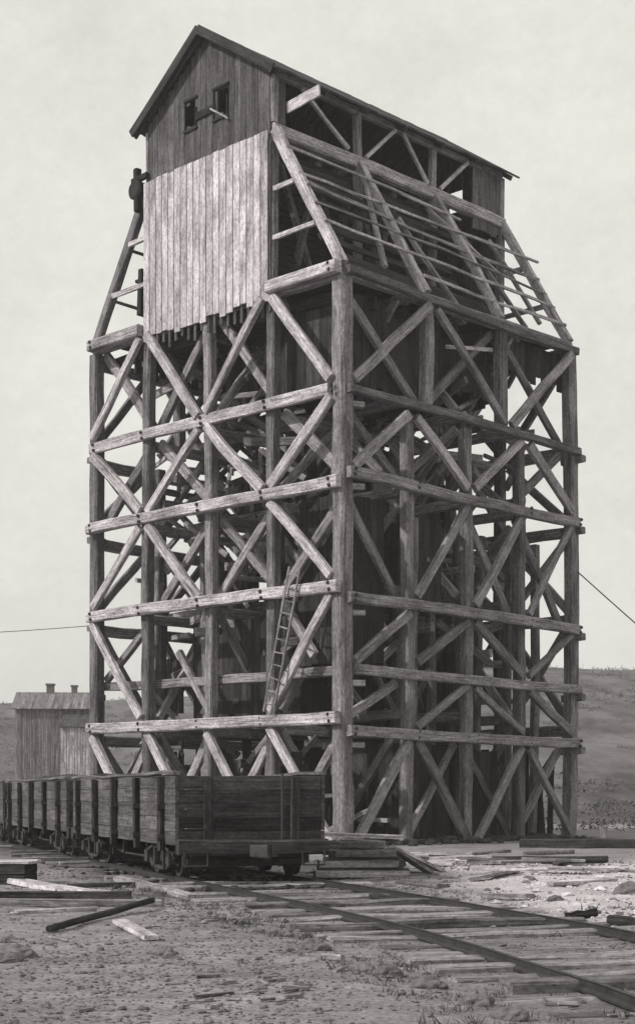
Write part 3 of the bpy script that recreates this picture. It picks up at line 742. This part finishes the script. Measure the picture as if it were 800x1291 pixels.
tag(car, 'empty looking front ore car with plank sides, its dark end wall facing the camera', 'ore car', 'gondola cars beside the tower')
gap = CL + .75
car2 = copy_tree(car); car2.location = trk(AF + gap, -.02, 0)
tag(car2, 'plank sided ore car with a dark coal heap, coupled behind the front car', 'ore car', 'gondola cars beside the tower')
car3 = copy_tree(car); car3.location = trk(AF + 2*gap, -.02, 0)
tag(car3, 'farthest ore car, mostly cut off by the left edge of the photo', 'ore car', 'gondola cars beside the tower')
# coal in the second car
mb = MB(); nxx, nyy = 60, 12; vs = []
for i in range(nxx + 1):
    for j in range(nyy + 1):
        x = -CL + .12 + (CL - .24) * i / nxx; y = -CW/2 + .1 + (CW - .2) * j / nyy
        e_ = min(1, min(i, nxx - i) / 6) * min(1, min(j, nyy - j) / 3)
        vs.append((x, y, CT - .12 + .22*e_ + .12*e_*noise.noise((x*.8, y*1.2, 3)) + R.uniform(-.04, .04)))
mb.add(vs, [(i*(nyy+1)+j, i*(nyy+1)+j+1, (i+1)*(nyy+1)+j+1, (i+1)*(nyy+1)+j) for i in range(nxx) for j in range(nyy)], None, .5)
hp = mb.build('coal_heap', M_COAL); hp.location = car2.location; hp.rotation_euler = car2.rotation_euler
tag(hp, 'dark heap of coal filling the second car', 'coal heap')

# ------------------------------------------------------------------ building at the far left
def shed():
    Y = 106; x0, x1 = (20-400)/F*Y, (117-400)/F*Y; base = 0; top = E + (HZ-893)/F*Y; ridge_ = E + (HZ-875)/F*(Y+2.5)
    b = empty('boarded_building', (x0, Y, 0), math.radians(3)); tag(b, 'grey boarded building with two chimneys far behind the ore cars', 'building')
    W = x1 - x0; D = 5
    mb = MB(); n = 44
    for i in range(n):
        x = W*(i + .5)/n; mb.board((x, 0, -.3), (x, 0, top), W/n - .02, .06, (1, 0, 0)); mb.board((x, D, -.3), (x, D, top), W/n - .02, .06, (1, 0, 0))
    m = 22
    for i in range(m):
        y = .05 + (D - .1)*(i + .5)/m; tp = top + (ridge_ - top) * (1 - abs(y - D/2)/(D/2)) - .04
        for x in (.0, W): mb.board((x, y, -.3), (x, y, tp), D/m - .02, .06, (0, 1, 0), .9)  # end walls toned paler, their sunlight put into the colour
    mb.build('wall', M_BARN, b)
    mb = MB()
    for sg in (-1, 1):
        for i in range(30):
            x = -.3 + (W + .6)*(i + .5)/30
            mb.board((x, D/2, ridge_ + .1), (x, D/2 + sg*(D/2 + .35), top - .06), (W + .6)/30 - .01, .06, (1, 0, 0))
    rf = mb.build('roof', M_BARN, b)
    for px, w, h in ((66, .5, .6), (96, .38, .5)):
        x = (px-400)/F*(Y+2.5) - x0
        mb = MB(); mb.box((x - w/2, D/2 - w/2, ridge_ - .5), (x + w/2, D/2 + w/2, ridge_ + h)); mb.box((x - w/2 - .06, D/2 - w/2 - .06, ridge_ + h), (x + w/2 + .06, D/2 + w/2 + .06, ridge_ + h + .12))
        mb.build('chimney', M_BRICK, rf)
    lx0 = (74-400)/F*(Y-3) - x0; lt = E + (HZ-917)/F*(Y-3); lw = 1.95
    mb = MB()
    for i in range(11):
        x = lx0 + lw*(i + .5)/11; mb.board((x, -3, -.3), (x, -3, lt), lw/11 - .02, .06, (1, 0, 0), R.uniform(.7, 1))
    for x in (lx0, lx0 + lw):
        for i in range(11):
            y = -2.95 + 2.9*(i + .5)/11; mb.board((x, y, -.3), (x, y, lt + .1*(i/3)), .25, .05, (0, 1, 0), .9)
    mb.build('lean_to', M_PALE if False else M_TIMBER, b)
    mb = MB()
    for i in range(10):
        x = lx0 - .15 + (lw + .3)*(i + .5)/10; mb.board((x, -3.2, lt + .03), (x, -.06, lt + 1.05), (lw + .3)/10, .05, (1, 0, 0))
    mb.build('lean_to_roof', M_ROOF, b)
shed()

# ------------------------------------------------------------------ loose things on the ground
def lying(name, p0, p1, w, d, mat, label, cat, group=None, z0=None, z1=None, r=None, rnd=False, taper=1.0):
    p0 = V3(p0); p1 = V3(p1); o0 = V3((p0.x, p0.y, 0))
    mb = MB()
    if rnd: mb.tube([p0 - o0 + (p1 - p0)*(i/5) + V3((0, 0, R.uniform(-.01, .01))) for i in range(6)], w/2, 9, r if r is not None else R.random(), taper)
    else: mb.beam(p0 - o0, p1 - o0, w, d, (0, 0, 1), r)
    o = mb.build(name, mat); o.location = o0; tag(o, label, cat, group); return o
def gl(px, py, up): q = gpt(px, py); return V3((q.x, q.y, gz(q.x, q.y) + up))
lying('log', gl(584, 1088, .07), gl(766, 1090, .07), .15, .15, M_CARD, 'long dark log lying across the pale ground right of the tower foot', 'log', rnd=True, r=.3)
lying('log', gl(660, 1079, .05), gl(722, 1077, .05), .12, .12, M_TIE, 'short grey log lying just behind the long dark log', 'log', rnd=True)
lying('plank', gl(541, 1090, .08), gl(574, 1090, .1), .16, .1, M_PALE, 'bright bleached plank lying at the left end of the long dark log', 'plank', r=1)
lying('timber_kerb', gl(655, 1069, .1), gl(860, 1071, .1), .26, .25, M_CARD, 'long squared timber lying level behind the logs near the right edge', 'timber', r=.3)
lying('log', gl(712, 1158, .05), gl(752, 1158, .05), .1, .1, M_CARD, 'short black log beside the track on the pale rubble', 'log', rnd=True, r=.2)
lying('log', gl(768, 1165, .06), gl(830, 1170, .06), .12, .12, M_CARD, 'dark log end running out of the right edge above the rail', 'log', rnd=True, r=.2)
q = gpt(757, 1068); pst = MB().beam((0, 0, -.1), (.02, 0, .55), .15, .15, (0, 1, 0), .3).build('stub_post', M_TIE); pst.location = (q.x, q.y - .25, 0)
tag(pst, 'short dark stub post standing in front of the level timber at right', 'post')
# long timbers at the left, about level with the car's front
lying('long_plank', gl(18, 1116, .06), gl(142, 1129, .05), .07, .3, M_PALE, 'bleached long plank lying highest of the timbers left of the front car', 'plank', r=.9)
lying('old_rail', gl(-40, 1132, .06), gl(165, 1133, .06), .12, .12, M_CARD, 'dark straight timber lying just in front of the bleached long plank', 'timber', r=.4)
lying('long_plank', gl(-40, 1142, .04), gl(205, 1143, .05), .08, .2, M_TIE, 'grey long plank lying nearest of the level timbers at left', 'plank', r=.7)
lying('pole', gl(62, 1176, .045), gl(192, 1145, .1), .075, .075, M_CARD, 'dark thin pole lying slantwise over the grey long plank', 'pole', rnd=True, r=.2)
lying('plank', gl(150, 1168, .05), gl(190, 1188, .03), .05, .14, M_PALE, 'short pale plank lying on the dirt right of the slanting pole', 'plank', r=.6)
lying('plank', gl(150, 1108, .05), gl(245, 1130, .05), .09, .16, M_TIE, 'weathered plank lying along the near rail beside the front car', 'plank', r=1)
lying('plank', gl(408, 1206, .02), gl(432, 1207, .02), .05, .12, M_TIE, 'small pale wood block lying left of the track sleepers', 'wood block', r=1)
lying('plank', gl(60, 1186, .02), gl(86, 1186, .02), .04, .1, M_PALE, 'thin pale sliver of board lying below the slanting pole', 'board', r=.4)
# covered box at the left edge
q = gpt(10, 1117); bx = empty('timber_box', (q.x - .25, q.y + .1, 0), math.radians(-4))
tag(bx, 'dark low timber box with a bright pale lid at the left edge', 'box')
mb = MB()
for z in (.09, .24): mb.beam((-.75, -.02, z), (.5, -.02, z), .14, .05, (0, 0, 1), .2, seg=3, jit=.004); mb.beam((-.75, .72, z), (.5, .72, z), .14, .05, (0, 0, 1), .2, seg=3, jit=.004)
for z in (.09, .24): mb.beam((.47, .02, z), (.47, .69, z), .14, .05, (0, 0, 1), .2, seg=3, jit=.004); mb.beam((-.72, .02, z), (-.72, .69, z), .14, .05, (0, 0, 1), .2, seg=3, jit=.004)
mb.build('box_side', M_CARD, bx)
mb = MB()
for i in range(4): mb.beam((-.8, .05 + i*.2, .345), (.56, .05 + i*.2, .345), .185, .04, (0, 1, 0), .95, seg=3, jit=.005)
mb.build('lid', M_PALE, bx)

# heap of timbers between the front car and the tower
hp_lab = 'weathered timber lying in the jumbled heap between front car and tower'
def heap(p0, p1, w, d, r=None, mat=M_TIE, label=hp_lab): lying('heap_timber', p0, p1, w, d, mat, label, 'timber', 'timbers in the heap by the tower foot', r=r)
for lv in range(4):
    for k in range(6 - lv):
        y = 25.7 + k*.42 + lv*.15 + R.uniform(-.08, .08); xa = .05 + R.uniform(-.1, .25) + lv*.03; xb = 1.35 - lv*.06 + R.uniform(-.15, .2)
        heap((xa, y, .07 + lv*.155), (xb, y + R.uniform(-.3, .3), .07 + lv*.155 + R.uniform(-.02, .03)), .13, R.uniform(.16, .3), R.random())
heap((.02, 26.3, .72), (1.42, 26.9, .64), .06, .3, 1, M_PALE, 'bright bleached plank on top of the timber heap beside the front car')
heap((1.2, 26.0, .5), (1.9, 26.6, .06), .06, .2, .8, M_TIE, 'grey board leaning off the right end of the timber heap')
heap((1.35, 26.5, .45), (2.1, 27.4, .05), .05, .2, 1, M_PALE, 'pale board slanting to the ground right of the timber heap')

# stones one can pick out
ST = [(20, 1208, .2, .3, M_CARD), (8, 1216, .13, .3, M_STONE), (205, 1203, .11, .3, M_STONE), (666, 1112, .14, .4, M_STONE), (700, 1140, .11, .4, M_STONE), (746, 1152, .1, .4, M_STONE), (792, 1130, .22, .3, M_STONE),
      (305, 1165, .11, 0, M_STONE), (340, 1175, .13, 0, M_STONE), (360, 1178, .1, 0, M_STONE), (395, 1195, .13, 0, M_STONE), (455, 1217, .12, 0, M_STONE), (487, 1226, .12, 0, M_STONE), (540, 1240, .14, 0, M_STONE), (600, 1262, .12, 0, M_STONE), (640, 1280, .13, 0, M_STONE), (12, 1186, .08, 0, M_STONE)]
for i, (px, py, s_, rr, mt) in enumerate(ST):
    q = gl(px, py, 0); o = MB().boulder(s_, s_*R.uniform(.7, 1), s_*R.uniform(.5, .75), R.uniform(0, .6)).build('stone', M_STONE)
    o.location = q
    lab = 'dark rough stone among those strewn along the near sleeper ends' if 7 <= i <= 15 else \
        {0: 'largest dark stone on the bare dirt at the left edge', 1: 'smaller dark stone touching the largest one at the left edge', 2: 'lone small stone on the dirt right of the short pale plank', 3: 'grey stone on pale rubble below the long dark log', 4: 'grey stone in the middle of the pale rubble', 5: 'grey stone beside the short black log on the rubble', 6: 'broad dark stone at the right edge on the rubble', 16: 'tiny stone at the left edge between planks and largest stone'}[i]
    tag(o, lab, 'stone', 'stones lying on the ground')
# gravel and rubble nobody could count
mb = MB()
for i in range(15000):
    y = 8.6 + 24 * R.random()**1.5; x = R.uniform(-.22, .22)*y
    if noise.noise((x*.5, y*.35, 11)) + .5*noise.noise((x*1.6, y*1.2, 2)) < R.uniform(-.5, .35): continue
    s_ = R.uniform(.004, .013) * (1 + y/22) * (2.2 if R.random() < .05 else 1)
    mb.stone((x, y, gz(x, y) + s_*.2), s_, s_*R.uniform(.6, 1), s_*.6, None, .3, 5)
tag(mb.build('gravel', M_STONE), 'loose gravel scattered over the bare dirt in front', 'gravel', kind='stuff')
mb = MB(); c = 0
while c < 1500:
    y = R.uniform(16, 31); x = R.uniform(1, 7.5)
    if R.random() < pale_at(x, y)*1.2:
        s_ = R.uniform(.008, .028) * (2.6 if R.random() < .06 else 1); mb.stone((x, y, gz(x, y) + s_*.15), s_*1.2, s_, s_*.6, None, .3, 6); c += 1
tag(mb.build('rubble', M_RUBBLE), 'pale broken rubble spread between the track and the logs', 'rubble', kind='stuff')
mb = MB()
for i in range(900):
    y = 10 + 26*R.random()**1.3; x = R.uniform(-.22, .22)*y
    if noise.noise((x*.7, y*.5, 21)) < R.uniform(.0, .5): continue
    an = R.uniform(-1.5, 1.5); L = R.uniform(.04, .2) * (1 if R.random() < .85 else 2)
    dd = V3((math.cos(an), math.sin(an), R.uniform(-.05, .05)))*L; p = V3((x, y, gz(x, y) + .015)); w = R.uniform(.012, .05)
    mb.beam(p - dd/2, p + dd/2, w*.5, w, (0, 0, 1), R.random(), seg=1, jit=.003)
tag(mb.build('wood_chips', M_TIE), 'splinters and wood scraps littering the dirt', 'wood scraps', kind='stuff')
mb = MB()
for i in range(800):
    a = R.uniform(6, 24); l = R.choice([-1, -1, -1, 1]) * R.uniform(1.55, 2.5) if R.random() < .8 else R.uniform(-1.4, 1.4); p = trk(a, l); zz = gz(p.x, p.y); s_ = R.uniform(.02, .07) * (1.6 if R.random() < .12 else 1)
    if p.y > 23 and abs(l) < 1.5: continue
    for k in range(R.randint(8, 18)):
        b = p + V3((R.gauss(0, s_*.7), R.gauss(0, s_*.7), 0)); tip = b + V3((R.gauss(0, s_*.6), R.gauss(0, s_*.6), s_*R.uniform(.4, 1))); w_ = V3((R.uniform(-1, 1), R.uniform(-1, 1), 0)).normalized()*s_*.12
        b.z = zz - .01; tip.z = zz + s_*R.uniform(.3, 1)
        mb.add([b - w_, b + w_, tip], [(0, 1, 2)], None, R.random())
tag(mb.build('weeds', M_SCRUB), 'dry dark weeds growing along the sleeper ends', 'weeds', kind='stuff')
for (xa, ya, xb, yb, ww, mt, lab) in (
    (585, 1112, 650, 1104, .2, M_PALE, 'pale plank lying left on the rubble strip below the long dark log'),
    (690, 1122, 770, 1114, .22, M_PALE, 'pale plank slanting over the right half of the rubble strip'),
    (610, 1132, 668, 1136, .16, M_TIE, 'grey board half buried on the lower rubble strip'),
    (505, 1112, 560, 1120, .2, M_TIE, 'grey board lying just right of the timber heap near the rail'),
    (745, 1102, 820, 1106, .2, M_TIE, 'grey board at the right edge between log and rubble'),
    (590, 1078, 640, 1074, .18, M_TIE, 'weathered board lying close behind the left end of the long dark log'),
    (700, 1093, 742, 1097, .16, M_CARD, 'dark board lying just below the right end of the long log'),
    (470, 1128, 520, 1136, .16, M_CARD, 'dark board lying in front of the timber heap beside the rail'),
    (20, 1152, 120, 1149, .16, M_TIE, 'worn board lying flat under the slanting dark pole'),
    (90, 1120, 180, 1113, .16, M_CARD, 'dark board crossing behind the bleached long plank')):
    lying('plank', gl(xa, ya, .03), gl(xb, yb, .035), .06, ww, mt, lab, 'plank')
for i in range(26):
    px = R.uniform(470, 730); py = R.uniform(1076, 1104) + (px - 470)*.02; an = R.uniform(-.5, .5); L = R.uniform(.5, 1.6)
    q = gl(px, py, R.uniform(.03, .12)); dd = V3((math.cos(an)*L, math.sin(an)*L, R.uniform(-.05, .05)))
    lying('plank', q - dd/2, q + dd/2, .05, R.uniform(.1, .24), M_PALE if R.random() < .55 else M_TIE, 'loose board strewn between the tower foot and the pale rubble', 'plank', 'boards strewn before the tower foot')
mb = MB()
for i in range(700):
    a = AF + R.uniform(-1.3, 9.5); l = R.gauss(0, .75); p = trk(a, l); s_ = R.uniform(.02, .08)
    mb.stone((p.x, p.y, gz(p.x, p.y) + s_*.3), s_, s_, s_*.7, None, .3, 6)
tag(mb.build('coal_droppings', M_COAL), 'dark coal lumps dropped under and in front of the first car', 'coal', kind='stuff')
# rubbish round the tower foot: coal spill
mb = MB()
for i in range(900):
    v = R.uniform(-1.5, 9.5); u = -abs(R.gauss(0, .9)) + .6 if R.random() < .7 else R.uniform(0, 6); p = tower_pt(v, u, 0); s_ = R.uniform(.04, .16)
    mb.stone((p.x, p.y, s_*.3 + .25*max(0, 1 - abs(u-.4)/1.2)*noise.noise((v*.8, 0, 0))), s_, s_, s_*.7, None, .3, 6)
tag(mb.build('coal_spill', M_COAL), 'spilled coal lumps round the foot of the tower', 'coal', kind='stuff')

# ------------------------------------------------------------------ air
hz = MB(); hz.box((-860, -50, -3), (860, 1400, 60)); hb = hz.build('haze', M_STONE); hb['kind'] = 'stuff'; hb['label'] = 'pale added haze that fades far things and lifts the darks'
hm = bpy.data.materials.new('thin_haze'); hm.use_nodes = True; hn = hm.node_tree; hn.nodes.remove(hn.nodes['Principled BSDF'])
pv = hn.nodes.new('ShaderNodeVolumePrincipled'); pv.inputs['Density'].default_value = .0007; pv.inputs['Color'].default_value = (.97, .95, .96, 1)  # thin haze, added also to lift the dark tones
hn.links.new(pv.outputs[0], hn.nodes['Material Output'].inputs['Volume'])
hb.data.materials.clear(); hb.data.materials.append(hm)
# ------------------------------------------------------------------ light, sky, camera
SUN = V3((-.80, -.34, .62)).normalized()
el = math.asin(SUN.z); az = math.atan2(SUN.x, SUN.y)
w = bpy.data.worlds.new('World'); sc.world = w; w.use_nodes = True; nt = w.node_tree
bg = nt.nodes['Background']
sky = nt.nodes.new('ShaderNodeTexSky'); sky.sky_type = 'NISHITA'; sky.sun_disc = False
sky.sun_elevation = el; sky.sun_rotation = az; sky.dust_density = 3.0; sky.air_density = 1.0
hs = nt.nodes.new('ShaderNodeHueSaturation'); hs.inputs['Saturation'].default_value = .0
nt.links.new(sky.outputs[0], hs.inputs['Color'])
tcw = nt.nodes.new('ShaderNodeTexCoord').outputs['Generated']
cl = noise_tex(nt, tcw, 5.5, 9, .72, (1, 1, 1.6))
ov = ramp(nt, cl, [(.3, (8.0,)*3), (.7, (9.9,)*3)])            # thin even overcast in front of the blue
mx = mixc(nt, hs.outputs[0], ov, .82, 'MIX')
mx = mixc(nt, mx, ramp(nt, noise_tex(nt, tcw, 90, 6, .8), [(.3, (.95,)*3), (.7, (1.04,)*3)]))
mx = mixc(nt, mx, (1.0, .995, .925))
nt.links.new(mx, bg.inputs['Color']); bg.inputs['Strength'].default_value = .1
sl = bpy.data.lights.new('sun', 'SUN'); sl.energy = 3.6; sl.angle = math.radians(1.5); sl.color = (1, .97, .92)
so = bpy.data.objects.new('sun', sl); COL.objects.link(so); so.rotation_euler = SUN.to_track_quat('Z', 'Y').to_euler()
so.location = (-30, -10, 40)
cam = bpy.data.cameras.new('camera'); co = bpy.data.objects.new('camera', cam); COL.objects.link(co)
co.location = (0, 0, E); co.rotation_euler = (math.pi/2, 0, 0)
cam.sensor_fit = 'VERTICAL'; cam.sensor_height = 36; cam.lens = 36 * F / 1291
cam.shift_y = (HZ - 645.5) / 1291; cam.shift_x = 0
cam.clip_start = .1; cam.clip_end = 5000
sc.camera = co
sc.view_settings.view_transform = 'Standard'; sc.view_settings.look = 'None'; sc.view_settings.exposure = 0; sc.view_settings.gamma = 1
sc.view_settings.use_curve_mapping = False
sc.cycles.max_bounces = 6; sc.cycles.diffuse_bounces = 3
